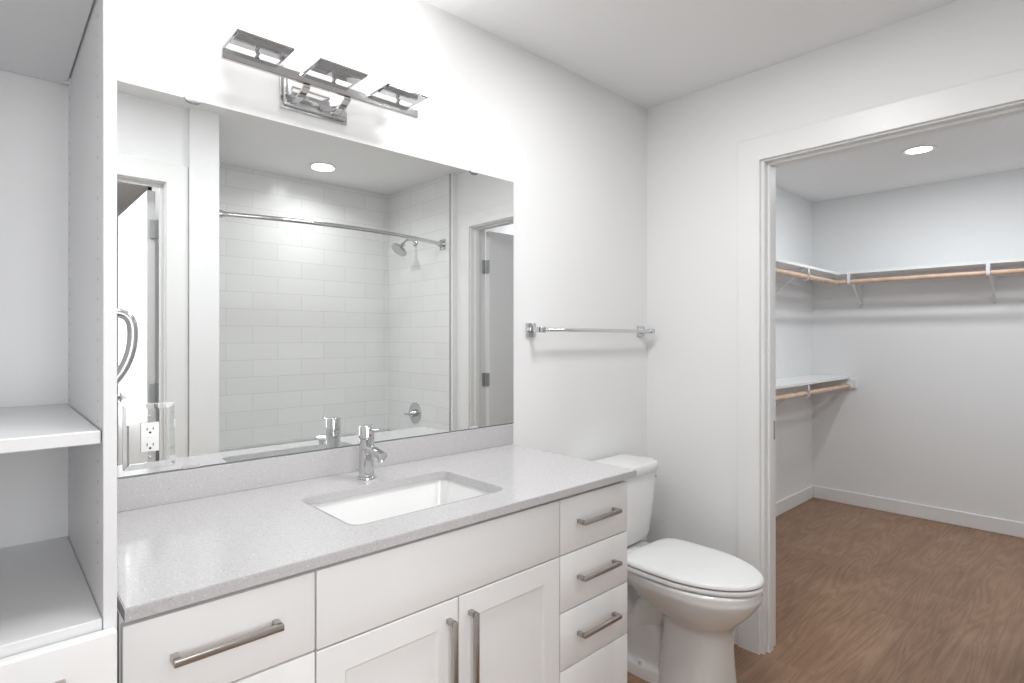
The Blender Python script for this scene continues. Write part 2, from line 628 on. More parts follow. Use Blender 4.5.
def bar_handle(parent, c, ln, vertical=False, name='handle'):
    """square section bar pull; c = centre on the front face"""
    s = 0.0055
    so = 0.030
    bm = bmesh.new()
    cx, cy, cz = c
    h = ln / 2
    def bx(u0, u1, d0, d1, v0, v1):
        if vertical:
            box(bm, cx + v0, cx + v1, cy - d1, cy - d0, cz + u0, cz + u1, 0.0012, 2)
        else:
            box(bm, cx + u0, cx + u1, cy - d1, cy - d0, cz + v0, cz + v1, 0.0012, 2)
    bx(-h, h, so - 2 * s, so, -s, s)
    bx(-h, -h + 2 * s, 0, so - 1.0 * s, -s, s)
    bx(h - 2 * s, h, 0, so - 1.0 * s, -s, s)
    return obj(name, bm, M['bronze'], parent)


def slab_front(parent, name, x0, x1, z0, z1):
    g = 0.0016
    return obj(name, B(x0 + g, x1 - g, YF, YB - 0.001, z0 + g, z1 - g, 0.0022, 2), M['cab'], parent)


def shaker_front(parent, name, x0, x1, z0, z1, st=0.056):
    g = 0.0016
    x0, x1, z0, z1 = x0 + g, x1 - g, z0 + g, z1 - g
    bm = bmesh.new()
    def loop(i, y):
        return [bm.verts.new(p) for p in ((x0 + i, y, z0 + i), (x1 - i, y, z0 + i), (x1 - i, y, z1 - i), (x0 + i, y, z1 - i))]
    L = [loop(0, YB - 0.001), loop(0, YF + 0.0022), loop(0.0007, YF + 0.0007), loop(0.0022, YF), loop(st, YF), loop(st + 0.0012, YF + 0.001),
         loop(st + 0.006, YF + 0.0075), loop(st + 0.007, YF + 0.008)]
    ring_faces(bm, L)
    return obj(name, bm, M['cab'], parent, 20)


XV = (-2.2225, -1.922, -1.589, -1.251, -0.946)
left_unit = thing('drawer_cabinet', 'white vanity drawer cabinet beside the tall open shelf cabinet', 'cabinet', (-2.07, -0.28, 0))
mid_unit = thing('sink_cabinet', 'white two-door shaker cabinet under the sink', 'cabinet', (-1.59, -0.28, 0))
right_unit = thing('drawer_cabinet', 'white narrow cabinet with a stack of drawers beside the toilet', 'cabinet', (-1.10, -0.28, 0))
carcass(left_unit, XV[0], XV[1])
carcass(mid_unit, XV[1], XV[3])
carcass(right_unit, XV[3], XV[4])
ZT = 0.887
for u, xa, xb, zs in ((left_unit, XV[0], XV[1], (ZT, 0.738, 0.425, 0.11)),
                      (right_unit, XV[3], XV[4], (ZT, 0.736, 0.582, 0.4265, 0.11))):
    for k, (z1, z0) in enumerate(zip(zs[:-1], zs[1:])):
        d = slab_front(u, 'drawer', xa, xb, z0, z1)
        zc = (z0 + z1) / 2 + 0.004
        bar_handle(d, ((xa + xb) / 2 - (0.003 if u is left_unit else 0.0), YF, zc), 0.168)
slab_front(mid_unit, 'false_front', XV[1], XV[3], 0.736, ZT)
for s, (xa, xb) in enumerate(((XV[1], XV[2]), (XV[2], XV[3]))):
    d = shaker_front(mid_unit, 'door', xa, xb, 0.11, 0.736)
    bar_handle(d, (XV[2] + (-0.030 if s == 0 else 0.031), YF, 0.697 - 0.11), 0.22, True)

# countertop slab with the sink cut-out, and the backsplash
ZC = 0.92
ct = thing('countertop', 'light grey speckled quartz counter top over the white vanity', 'countertop', (-1.58, -0.29, 0.90))
hole = rrect(-1.803, -1.366, -0.478, -0.196, 0.028, 6)
outer = [(-0.9313, -0.583), (-0.9313, -0.001), (-2.2215, -0.001), (-2.2215, -0.583)]
bm = bmesh.new()


def slab_with_hole(bm, outer, inner, z0, z1):
    for z in (z0, z1):
        vo = [bm.verts.new((x, y, z)) for x, y in outer]
        vi = [bm.verts.new((x, y, z)) for x, y in inner]
        es = [bm.edges.new((vo[i], vo[(i + 1) % len(vo)])) for i in range(len(vo))]
        es += [bm.edges.new((vi[i], vi[(i + 1) % len(vi)])) for i in range(len(vi))]
        bmesh.ops.triangle_fill(bm, use_beauty=True, edges=es)
        if z == z0:
            lo, li = vo, vi
    for a, b in ((lo, vo), (li, vi)):
        for i in range(len(a)):
            j = (i + 1) % len(a)
            bm.faces.new((a[i], a[j], b[j], b[i]))


slab_with_hole(bm, outer, hole, 0.9, ZC)
es = [e for e in bm.edges if len(e.link_faces) == 2 and abs(e.link_faces[0].normal.angle(e.link_faces[1].normal, 0)) > 1.2
      and e.verts[0].co.z > 0.915 and e.verts[1].co.z > 0.915]
bm.normal_update()
es = [e for e in bm.edges if len(e.link_faces) == 2 and e.calc_face_angle(0) > 1.2 and min(v.co.z for v in e.verts) > 0.915]
bmesh.ops.bevel(bm, geom=es, offset=0.0015, segments=2, affect='EDGES')
obj('slab', bm, M['quartz'], ct, 40)
obj('backsplash', B(-2.2215, -0.9142, -0.020, -0.001, ZC, 0.9945, 0.001, 1), M['quartz'], ct)

# undermount sink
sk = thing('sink', 'white rectangular undermount sink in the grey counter', 'sink', (-1.585, -0.337, 0.76))
x0, x1, y0, y1 = -1.812, -1.357, -0.487, -0.187
bm = bmesh.new()
rings = []
for inset, z, r in ((-0.02, 0.8995, 0.045), (0.0, 0.8995, 0.036), (0.004, 0.885, 0.036), (0.012, 0.80, 0.04), (0.026, 0.775, 0.05), (0.055, 0.764, 0.06), (0.10, 0.760, 0.045)):
    rings.append([(x, y, z) for x, y in rrect(x0 + inset, x1 - inset, y0 + inset, y1 - inset, r, 8)])
inner = [[bm.verts.new(p) for p in r] for r in rings]
ring_faces(bm, inner, cap=False)
bm.faces.new(inner[-1])
back = []
for inset, z, r in ((-0.02, 0.8995, 0.045), (-0.02, 0.888, 0.045), (-0.008, 0.885, 0.04), (0.0, 0.80, 0.045), (0.02, 0.762, 0.05), (0.10, 0.748, 0.045)):
    back.append([bm.verts.new((x, y, z)) for x, y in rrect(x0 + inset, x1 - inset, y0 + inset, y1 - inset, r, 8)])
ring_faces(bm, back, cap=False)
bm.faces.new(back[-1])
bmesh.ops.remove_doubles(bm, verts=bm.verts[:], dist=1e-5)
obj('basin', bm, M['porc'], sk, 50)
obj('drain', lathe(bmesh.new(), [(0.021, 0.7595), (0.021, 0.763), (0.017, 0.764), (0.014, 0.761), (0.001, 0.761)], (-1.585, -0.31, 0), n=24), M['chrome'], sk)

# faucet
FX, FY = -1.577, -0.118
ZF = ZC + 0.0004
fa = thing('faucet', 'single-lever chrome faucet behind the sink', 'faucet', (FX, FY, ZC))
bm = bmesh.new()
lathe(bm, [(0.0265, 0), (0.0265, 0.004), (0.0245, 0.007), (0.0215, 0.008), (0.0215, 0.112), (0.0205, 0.113)], (FX, FY, ZF), n=36)
obj('body', bm, M['chrome'], fa)
bm = bmesh.new()
lathe(bm, [(0.0205, 0.1135), (0.0215, 0.1145), (0.0215, 0.147), (0.0195, 0.150), (0.001, 0.1505)], (FX, FY, ZC), n=36)
cap_o = obj('handle_cap', bm, M['chrome'], fa)
bm = bmesh.new()
tube(bm, [(FX, FY - 0.018, ZC + 0.141), (FX, FY - 0.040, ZC + 0.141), (FX, FY - 0.058, ZC + 0.143), (FX, FY - 0.072, ZC + 0.146)],
     [0.0045, 0.0036, 0.0036, 0.0040], 14)
obj('lever', bm, M['chrome'], cap_o)
obj('temperature_dot', lathe(bmesh.new(), [(0.003, 0.0205), (0.003, 0.0222)], (FX, FY, ZC + 0.124), (0, -1, 0), 12), M['red'], cap_o)
bm = bmesh.new()
# rounded flat spout, tilted slightly down
prof = [(u, v) for u, v in rrect(-0.0125, 0.0125, -0.0155, 0.0155, 0.011, 6)]
tube(bm, [(FX, FY - 0.010, ZC + 0.085), (FX, FY - 0.030, ZC + 0.084), (FX, FY - 0.075, ZC + 0.0785), (FX, FY - 0.092, ZC + 0.076)],
     [1.0, 0.95, 0.84, 0.80], profile=prof)
sp = obj('spout', bm, M['chrome'], fa)
bm = bmesh.new()
lathe(bm, [(0.0105, 0), (0.0105, 0.012), (0.0085, 0.0122), (0.001, 0.011)], (FX, FY - 0.080, ZC + 0.0705), (0, -0.2, -1), 20)
obj('aerator', bm, M['chrome'], sp)

# ------------------------------------------------------------------ mirror
mi = thing('wall_mirror', 'large frameless mirror on the wall above the vanity', 'mirror', (-1.55, -0.004, 0.996))
bm = bmesh.new()
box(bm, -2.195, -0.9062, -0.012, -0.0005, 0.9965, 1.909)
for f in bm.faces:
    f.material_index = 0 if f.calc_center_median().y < -0.0115 else 1
obj('glass', bm, [M['mirror'], M['mirror_edge']], mi, 0)
obj('bottom_channel', B(-2.195, -0.9062, -0.0128, -0.0122, 0.9950, 0.9985), M['mirror_edge'], mi)
for x in (-1.998, -1.103):
    for top in (True, False):
        z = 1.909 if top else 0.9965
        s = 1 if top else -1
        bm = bmesh.new()
        if top:
            tube(bm, [(x - 0.016, -0.0145, z + 0.002), (x - 0.010, -0.0155, z - 0.004), (x, -0.0155, z - 0.006), (x + 0.014, -0.0155, z - 0.0055), (x + 0.02, -0.0145, z - 0.003)],
                 [0.002, 0.0035, 0.0045, 0.004, 0.002], 10)
            obj('clip', bm, M['satin'], mi, label='small metal clip')
        else:
            box(bm, x - 0.02, x + 0.02, -0.0155, -0.0129, z + 0.0005, z + 0.0085, 0.001, 1)
            obj('clip', bm, M['quartz'], mi, label='small clear clip')

# outlet with a bevelled mirror cover plate
ou = thing('wall_outlet', 'white electrical outlet with a shiny silver cover on the mirror by the shelf cabinet', 'outlet', (-2.0870, -0.0055, 1.087))
x0, x1, z0, z1 = -2.1395, -2.0345, 1.0115, 1.1630
bm = bmesh.new()


def zloop(i, y):
    return [bm.verts.new(p) for p in ((x0 + i, y, z0 + i), (x1 - i, y, z0 + i), (x1 - i, y, z1 - i), (x0 + i, y, z1 - i))]


ring_faces(bm, [zloop(0, -0.0123), zloop(0, -0.0150), zloop(0.0005, -0.0155), zloop(0.0115, -0.0173)])
bm.normal_update()
for f in bm.faces:
    f.material_index = 1 if abs(f.normal.y) < 0.3 else 0
obj('cover_plate', bm, [M['mirror'], M['hole']], ou, 0, label='bevelled mirror plate')
obj('receptacle_gap', B(-2.1061, -2.0679, -0.0178, -0.0175, 1.0504, 1.1196), M['hole'], ou)
rc = obj('receptacle', B(-2.1050, -2.0690, -0.0215, -0.0179, 1.0515, 1.1185, 0.0008, 2), M['plastic'], ou, label='white receptacle face')
for zc in (1.1045, 1.0675):
    for dx, hh in ((-0.0062, 0.0036), (0.0062, 0.0030)):
        obj('slot', B(-2.0870 + dx - 0.0009, -2.0870 + dx + 0.0009, -0.0219, -0.0215, zc - hh, zc + hh), M['black'], rc)
    obj('ground_hole', lathe(bmesh.new(), [(0.0026, 0), (0.0026, 0.0005)], (-2.0870, -0.0215, zc - 0.0085), (0, -1, 0), 12), M['black'], rc)
bm = bmesh.new()
box(bm, -2.0945, -2.0795, -0.0222, -0.0214, 1.0845, 1.0870, 0.0003, 1)
obj('test_button', bm, M['plastic'], rc)
for z in (1.134, 1.0375):
    obj('screw', lathe(bmesh.new(), [(0.0034, 0), (0.0034, 0.0007), (0.0024, 0.0015), (0.0002, 0.0016)], (-2.0870, -0.0174, z), (0, -1, 0), 16), M['satin'], ou)

# ------------------------------------------------------------------ vanity light
vl = thing('vanity_light', 'three-light chrome bar lamp with square frosted shades above the mirror', 'wall lamp', (-1.68, 0, 2.01))
bm = bmesh.new()
cx, cz = -1.680, 2.012
for a, b, y0, y1, bv in ((0.0985, 0.0595, -0.008, -0.0002, 0.002), (0.092, 0.053, -0.018, -0.0078, 0.006)):
    box(bm, cx - a, cx + a, y0, y1, cz - b, cz + b, bv, 3)
obj('backplate', bm, M['fixture'], vl)
BY = -0.118
for ax in (-1.748, -1.632):
    pts = []
    for k in range(13):
        t = pi / 2 * k / 12
        pts.append((ax, -0.019 - 0.092 * sin(t), 1.968 + 0.0205 * (1 - cos(t))))
    bm = bmesh.new()
    tube(bm, pts, 1.0, profile=[(-0.003, -0.009), (0.003, -0.009), (0.003, 0.009), (-0.003, 0.009)])
    obj('arm', bm, M['fixture'], vl, 30)
obj('bar', B(-1.957, -1.404, BY, BY + 0.012, 1.9900, 2.0140, 0.001, 1), M['fixture'], vl)
SY0, SY1 = -0.181, -0.066
for sx in (-1.876, -1.675, -1.474):
    hw = 0.068
    x0, x1 = sx - hw, sx + hw
    bm = bmesh.new()
    z0, z1 = 2.0330, 2.0385
    fr = 0.006
    box(bm, x0, x1, SY0, SY0 + fr, z0, z1, 0.0006, 1)
    box(bm, x0, x1, SY1 - fr, SY1, z0, z1, 0.0006, 1)
    box(bm, x0, x0 + fr, SY0 + fr, SY1 - fr, z0, z1, 0.0006, 1)
    box(bm, x1 - fr, x1, SY0 + fr, SY1 - fr, z0, z1, 0.0006, 1)
    fo = obj('shade_frame', bm, M['fixture'], vl)
    obj('carrier_plate', B(x0 + 0.004, x1 - 0.004, SY0 + 0.0045, -0.112, z0 - 0.003, z0 + 0.001, 0.0006, 1), M['fixture'], vl)
    bm = bmesh.new()
    lathe(bm, [(0.0065, 2.0141), (0.0065, 2.018), (0.004, 2.020), (0.004, 2.0299)], (sx, BY + 0.004, 0), n=16)
    lathe(bm, [(0.0036, 0), (0.0036, 0.008)], (sx + 0.001, BY + 0.002, 2.0225), (0, -1, 0), n=12)
    obj('thumb_screw', bm, M['fixture'], fo)
    bm = bmesh.new()
    box(bm, x0 + 0.001, x1 - 0.001, SY0 + 0.001, SY1 - 0.001, z1 + 0.0005, 2.200, 0.003, 2)
    obj('shade', bm, M['shade'], vl, label='lit frosted glass shade')
    # the open top of the shade throws light on the ceiling
    area('vanity_bulb', (sx, (SY0 + SY1) / 2, 2.203), (sx, (SY0 + SY1) / 2, 3.0), 0.07, 0.35, (1.0, 0.985, 0.965))

# ------------------------------------------------------------------ towel bar
tb = thing('towel_bar', 'chrome towel bar on the white wall above the toilet', 'towel bar', (-0.43, 0, 1.35))
obj('bar', tube(bmesh.new(), [(-0.806, -0.066, 1.351), (-0.062, -0.066, 1.350)], 0.0078, 18), M['chrome'], tb)
for x in (-0.806, -0.062):
    bm = B(x - 0.026, x + 0.026, -0.009, -0.0002, 1.324, 1.377, 0.002, 2)
    p = obj('wall_plate', bm, M['chrome'], tb)
    bm = bmesh.new()
    box(bm, x - 0.0105, x + 0.0105, -0.078, -0.0085, 1.3395, 1.3615, 0.0015, 2)
    obj('post', bm, M['chrome'], p)

# ------------------------------------------------------------------ toilet
TX = -0.390
to = thing('toilet', 'white elongated two-piece toilet between the vanity and the closet doorway', 'toilet', (TX, -0.42, 0))


def egg(cy, hw, lf, lb, z, nf=2.0, nb=2.6, n=56, ex=0.0):
    """egg outline: front half (towards -y) length lf, back half length lb"""
    pts = []
    for k in range(n):
        a = 2 * pi * k / n
        c, s_ = cos(a), sin(a)
        e = nf if s_ < 0 else nb
        x = hw * abs(c) ** (2 / e) * (1 if c >= 0 else -1)
        y = (lf if s_ < 0 else lb) * abs(s_) ** (2 / e) * (1 if s_ >= 0 else -1)
        pts.append((TX + x, cy + y, z))
    return pts


# pedestal + bowl: (z, cy, hw, lf, lb, nf, nb)
keys = [(0.0, -0.490, 0.122, 0.130, 0.140, 2.7, 4.0),
        (0.03, -0.490, 0.119, 0.127, 0.137, 2.7, 4.0),
        (0.14, -0.495, 0.107, 0.115, 0.132, 2.6, 3.8),
        (0.228, -0.500, 0.101, 0.112, 0.130, 2.5, 3.6),
        (0.262, -0.503, 0.106, 0.122, 0.145, 2.4, 3.0),
        (0.292, -0.500, 0.134, 0.150, 0.185, 2.3, 2.7),
        (0.330, -0.480, 0.162, 0.204, 0.235, 2.15, 2.7),
        (0.380, -0.470, 0.1840, 0.245, 0.266, 2.1, 2.8),
        (0.404, -0.468, 0.1872, 0.249, 0.268, 2.08, 2.9),
        (0.418, -0.468, 0.1865, 0.249, 0.268, 2.08, 2.9),
        (0.424, -0.468, 0.181, 0.244, 0.262, 2.08, 2.9)]
rings = [egg(k[1], k[2], k[3], k[4], k[0], k[5], k[6]) for k in catmull(keys, 5)]
bowl = obj('bowl', loft(bmesh.new(), rings), M['porc'], to, 60)
# trapway and foot behind the pedestal
bm = bmesh.new()
pts = catmull([(TX, -0.44, 0.31), (TX, -0.36, 0.285), (TX, -0.29, 0.215), (TX, -0.235, 0.135), (TX, -0.17, 0.16), (TX, -0.12, 0.23), (TX, -0.10, 0.33), (TX, -0.10, 0.40)], 6)
tube(bm, pts, [0.085 - 0.012 * sin(pi * i / (len(pts) - 1)) for i in range(len(pts))], 24)
obj('trapway', bm, M['porc'], to, 60)
keys = [(0.0, -0.29, 0.122, 0.16, 0.16, 2.6, 2.6), (0.03, -0.29, 0.118, 0.155, 0.155, 2.6, 2.6), (0.045, -0.29, 0.112, 0.15, 0.15, 2.6, 2.6),
        (0.06, -0.29, 0.096, 0.135, 0.13, 2.6, 2.6), (0.12, -0.285, 0.080, 0.10, 0.12, 2.5, 2.5), (0.20, -0.27, 0.070, 0.09, 0.12, 2.5, 2.5)]
bm = bmesh.new()
loft(bm, [egg(k[1], k[2], k[3], k[4], k[0], k[5], k[6]) for k in catmull(keys, 5)])
obj('foot', bm, M['porc'], to, 60)
for s in (-1, 1):
    bm = bmesh.new()
    lathe(bm, [(0.016, 0.046), (0.016, 0.052), (0.013, 0.064), (0.006, 0.069), (0.0005, 0.070)], (TX + s * 0.098, -0.30, -0.006), n=20)
    obj('bolt_cap', bm, M['seat'], to)
# deck under the tank
bm = bmesh.new()
rr = []
for z, i in ((0.33, 0.03), (0.37, 0.008), (0.398, 0.0), (0.428, 0.0), (0.434, 0.006)):
    rr.append([(x, y, z) for x, y in rrect(TX - 0.125 + i, TX + 0.125 - i, -0.29 + i, -0.025 - i, 0.035, 6)])
obj('tank_deck', loft(bm, rr), M['porc'], to, 50)


def tank_ring(z, hw, yf, yb, bow, r=0.045, n=8):
    pts = []
    base = rrect(-hw, hw, yf, yb, r, n)
    for x, y in base:
        t = (yb - y) / (yb - yf)
        pts.append((TX + x, y - bow * (1 - (x / hw) ** 2) * t, z))
    # subdivide the long front edge so that the bow shows
    out = []
    for a, b in zip(pts, pts[1:] + pts[:1]):
        out.append(a)
        if abs(a[0] - b[0]) > 0.1:
            for k in range(1, 8):
                t = k / 8
                x = a[0] + (b[0] - a[0]) * t
                y = a[1] + (b[1] - a[1]) * t
                if min(a[1], b[1]) < (yf + yb) / 2:
                    y = yf - bow * (1 - ((x - TX) / hw) ** 2)
                out.append((x, y, z))
    return out


bm = bmesh.new()
loft(bm, [tank_ring(z, hw, yf, -0.022, bow) for z, hw, yf, bow in
          ((0.440, 0.155, -0.154, 0.008), (0.449, 0.168, -0.166, 0.010), (0.474, 0.176, -0.172, 0.012), (0.60, 0.192, -0.180, 0.014), (0.734, 0.206, -0.188, 0.016), (0.740, 0.204, -0.186, 0.016))])
tank = obj('tank', bm, M['porc'], to, 45)
bm = bmesh.new()
loft(bm, [tank_ring(z, hw, yf, -0.016, bow, 0.05) for z, hw, yf, bow in
          ((0.743, 0.210, -0.192, 0.018), (0.746, 0.213, -0.195, 0.018), (0.770, 0.214, -0.196, 0.018), (0.780, 0.209, -0.191, 0.018), (0.784, 0.196, -0.178, 0.018))])
obj('tank_lid', bm, M['porc'], to, 45)
bm = bmesh.new()
lathe(bm, [(0.008, 0), (0.008, 0.006), (0.004, 0.009), (0.0005, 0.0095)], (TX + 0.168, -0.186, 0.716), (0.25, -1, 0), 16)
obj('tank_badge', bm, M['chrome'], tank)


def lid_ring(z, i, cy=-0.455, hw=0.188, lf=0.272, lb=0.218):
    return egg(cy, hw - i, lf - i, lb - i, z, 1.9, 5.5, 96)


bm = bmesh.new()
loft(bm, [lid_ring(z, i) for z, i in ((0.4275, 0.008), (0.4280, 0.003), (0.4305, 0.0), (0.439, 0.0), (0.4445, 0.003), (0.4452, 0.013))])
obj('seat', bm, M['seat'], to, 50)
bm = bmesh.new()
loft(bm, [lid_ring(z, i) for z, i in ((0.4495, 0.015), (0.4501, 0.004), (0.4515, 0.001), (0.459, 0.002), (0.4635, 0.006), (0.4652, 0.012), (0.4665, 0.04), (0.4675, 0.09))])
obj('seat_lid', bm, M['seat'], to, 50)
for s in (-1, 1):
    bm = bmesh.new()
    box(bm, TX + s * 0.075 - 0.022, TX + s * 0.075 + 0.022, -0.236, -0.220, 0.4345, 0.450, 0.004, 2)
    obj('seat_hinge', bm, M['seat'], to)

# ------------------------------------------------------------------ tall shelf cabinet
ta = thing('storage_cabinet', 'tall white open shelf cabinet standing at the left of the vanity', 'cabinet', (-2.49, -0.30, 0))
XI, XO = -2.2472, -2.2305
XL0, XL1 = -2.745, -2.722
FYT = -0.582
BYT = -0.112
PIN_Z = [0.98 + 0.0305 * k for k in range(41)]


def side(x0, x1, inner_x, d):
    bm = B(x0, x1, FYT, -0.002, 0.0, 2.30, 0.001, 1)
    p = obj('side_panel', bm, M['mel'], ta)
    bm = bmesh.new()
    for z in PIN_Z:
        for y in (-0.531, -0.136):
            lathe(bm, [(0.0025, 0.0), (0.0025, 0.0003)], (inner_x, y, z), (d, 0, 0), 10)
    h = obj('peg_holes', bm, M['hole'], p)
    h['kind'] = 'stuff'


side(XI, XO, XI, -1)
side(XL0, XL1, XL1, 1)
obj('back_panel', B(XL1, XI, BYT, -0.1, 0.10, 2.30), M['mel'], ta)
obj('top_panel', B(XL1, XI, FYT, BYT, 2.276, 2.30), M['mel'], ta)
obj('deck_panel', B(XL1, XI - 0.0006, -0.579, BYT, 0.8885, 0.914, 0.001, 1), M['mel'], ta)
obj('floor_panel', B(XL1, XI, -0.560, BYT, 0.10, 0.118), M['mel'], ta)
obj('toe_kick', B(XL1, XI, -0.50, -0.482, 0.0, 0.0999), M['mel'], ta)
for z0, z1, x1 in ((1.1655, 1.1845, XI - 0.0016), (1.8345, 1.8535, XI - 0.0026)):
    sh = obj('shelf', B(XL1 + 0.002, x1, -0.573, BYT - 0.0015, z0, z1, 0.0012, 1), M['mel'], ta)
    for y in (-0.531, -0.136):
        bm = bmesh.new()
        lathe(bm, [(0.0024, 0), (0.0024, 0.0105)], (XI, y, z0 - 0.0026), (-1, 0, 0), 10)
        box(bm, x1 + 0.0001, XI, y - 0.006, y + 0.006, z0 - 0.004, z0 + 0.008)
        obj('shelf_pin', bm, M['bracket'], sh)
d = obj('drawer', B(XL0 + 0.002, XO - 0.0022, -0.6015, FYT - 0.0008, 0.430, 0.9005, 0.004, 3), M['cab'], ta)
bar_handle(d, (-2.376, -0.6015, 0.850), 0.168)
d = obj('drawer', B(XL0 + 0.002, XO - 0.0022, -0.6015, FYT - 0.0008, 0.11, 0.427, 0.004, 3), M['cab'], ta)
bar_handle(d, (-2.381, -0.6015, 0.36), 0.192)

# curved chrome towel holder on the outer face of the side panel
th = thing('towel_holder', 'curved chrome towel holder on the side of the tall shelf cabinet', 'towel holder', (XO, -0.50, 1.31))
yq = -0.50
pts = catmull([(XO + 0.002, yq, 1.358), (XO + 0.016, yq, 1.3575), (XO + 0.0265, yq, 1.351), (XO + 0.0315, yq, 1.337), (XO + 0.0315, yq, 1.312), (XO + 0.0265, yq, 1.287),
               (XO + 0.0165, yq, 1.264), (XO + 0.0045, yq, 1.248), (XO - 0.0, yq, 1.243)], 5)
obj('ring_tube', tube(bmesh.new(), pts, 0.0074, 18), M['brushed'], th)
obj('rosette', lathe(bmesh.new(), [(0.013, 0.0003), (0.013, 0.004), (0.0105, 0.006), (0.008, 0.0065)], (XO, yq, 1.358), (1, 0, 0), 24), M['chrome'], th)

# ------------------------------------------------------------------ closet shelves and rods
SD = 0.28
RZ = -0.059                    # rod axis below the shelf


def shelf_bracket(parent, wall, pos, z, d, name='bracket', drop=0.226):
    """wall 'x': on the far wall at y=pos; wall 'y': on the left wall at x=pos. z = underside of the shelf"""
    if wall == 'x':
        f = lambda s, t, zz: (XC - s, pos + t, zz)
    else:
        f = lambda s, t, zz: (pos + t, YC - s, zz)
    bm = bmesh.new()
    def bar(s0, z0, s1, z1, wd=0.008, th=0.002):
        tube(bm, [f(s0, 0, z0), f(s1, 0, z1)], 1.0, profile=[(-th, -wd), (th, -wd), (th, wd), (-th, wd)],
             up=Vector(f(0, 0, 1)) - Vector(f(0, 0, 0)) if abs(z1 - z0) < abs(s1 - s0) * 3 else Vector(f(1, 0, 0)) - Vector(f(0, 0, 0)))
    bar(0.021, z - 0.003, d - 0.004, z - 0.003, 0.010)
    bar(0.021, z - 0.001, 0.021, z - 0.09, 0.010)
    bar(0.0035, z - 0.08, 0.0035, z - drop - 0.022, 0.011)
    # diagonal brace
    bar(0.005, z - drop + 0.012, d - 0.012, z - 0.008, 0.008, 0.0035)
    # rod hook in front
    pts = []
    for k in range(11):
        a = radians(-10 - 190 * k / 10 + 10)
        pts.append(f(d - 0.006 + 0.0195 * cos(a), 0, z + RZ + 0.0195 * sin(a)))
    pts = [f(d + 0.0135, 0, z - 0.034)] + pts
    tube(bm, pts, 1.0, profile=[(-0.0018, -0.010), (0.0018, -0.010), (0.0018, 0.010), (-0.0018, 0.010)])
    box2 = [f(d + 0.0115, -0.010, z - 0.040), f(d + 0.0155, 0.010, z - 0.0005)]
    a, b = box2
    box(bm, min(a[0], b[0]), max(a[0], b[0]), min(a[1], b[1]), max(a[1], b[1]), a[2], b[2])
    o = obj(name, bm, M['bracket'], parent)
    c = f(0.0055, 0, z - drop - 0.012)
    obj('screw', lathe(bmesh.new(), [(0.004, 0), (0.003, 0.002), (0.0003, 0.0025)], c, (Vector(f(1, 0, 0)) - Vector(f(0, 0, 0)))[:], 10), M['satin'], o)


ZS = 1.798                     # underside of the upper shelves
s1 = thing('closet_shelf', 'long white closet shelf along the far wall facing the doorway', 'shelf', (XC, -0.9, ZS), 'closet shelves')
obj('board', B(XC - SD, XC - 0.0005, -1.995, YC - 0.0005, ZS, ZS + 0.019, 0.001, 1), M['trim'], s1)
obj('cleat', B(XC - 0.019, XC - 0.0005, -1.995, YC - 0.0005, ZS - 0.0645, ZS - 0.0002, 0.001, 1), M['paint'], s1)
for y in (-0.190, -0.995, -1.75):
    shelf_bracket(s1, 'x', y, ZS, SD)
s2 = thing('closet_shelf', 'upper white closet shelf on the left wall meeting the far shelf in the corner', 'shelf', (1.2, YC, ZS), 'closet shelves')
obj('board', B(0.1165, XC - SD - 0.0008, YC - SD, YC - 0.0005, ZS, ZS + 0.019, 0.001, 1), M['trim'], s2)
obj('cleat', B(0.1165, XC - SD - 0.0008, YC - 0.019, YC - 0.0005, ZS - 0.0645, ZS - 0.0002, 0.001, 1), M['paint'], s2)
for x in (0.5, 1.74):
    shelf_bracket(s2, 'y', x, ZS, SD)
ZL = 0.998
s3 = thing('closet_shelf', 'lower white closet shelf on the left wall at waist height', 'shelf', (1.2, YC, ZL), 'closet shelves')
obj('board', B(0.1165, XC - 0.0005, YC - SD, YC - 0.0005, ZL, ZL + 0.019, 0.001, 1), M['trim'], s3)
obj('cleat', B(0.1165, XC - 0.0005, YC - 0.019, YC - 0.0005, ZL - 0.0645, ZL - 0.0002, 0.001, 1), M['paint'], s3)
obj('end_cleat', B(XC - 0.019, XC - 0.0005, YC - SD - 0.052, YC - 0.0195, ZL - 0.075, ZL - 0.0002, 0.001, 1), M['trim'], s3)
for x in (0.5, 1.74):
    shelf_bracket(s3, 'y', x, ZL, SD)
RR = 0.0163


def rod(label, p0, p1, group='closet rods'):
    mid = tuple((a + b) / 2 for a, b in zip(p0, p1))
    o = obj('closet_rod', tube(bmesh.new(), [p0, p1], RR, 20), M['rod'], None, 40, label, 'closet rod', mid, group)
    return o


xr = XC - SD + 0.006
yr = YC - SD + 0.006
rod('long wooden closet rod under the far wall shelf', (xr, -1.99, ZS + RZ), (xr, -0.094, ZS + RZ))
rod('wooden closet rod under the upper left wall shelf', (0.125, yr, ZS + RZ), (xr - RR - 0.0003, yr, ZS + RZ))
r3 = rod('wooden closet rod under the lower left wall shelf', (0.125, yr, ZL + RZ), (XC - 0.0195, yr, ZL + RZ))
bm = bmesh.new()
lathe(bm, [(0.029, 0.0), (0.029, 0.003), (0.0215, 0.005), (0.0215, 0.016), (0.0185, 0.016), (0.0185, 0.002)], (XC - 0.0193, yr, ZL + RZ), (-1, 0, 0), 24)
obj('rod_socket', bm, M['bracket'], s3)


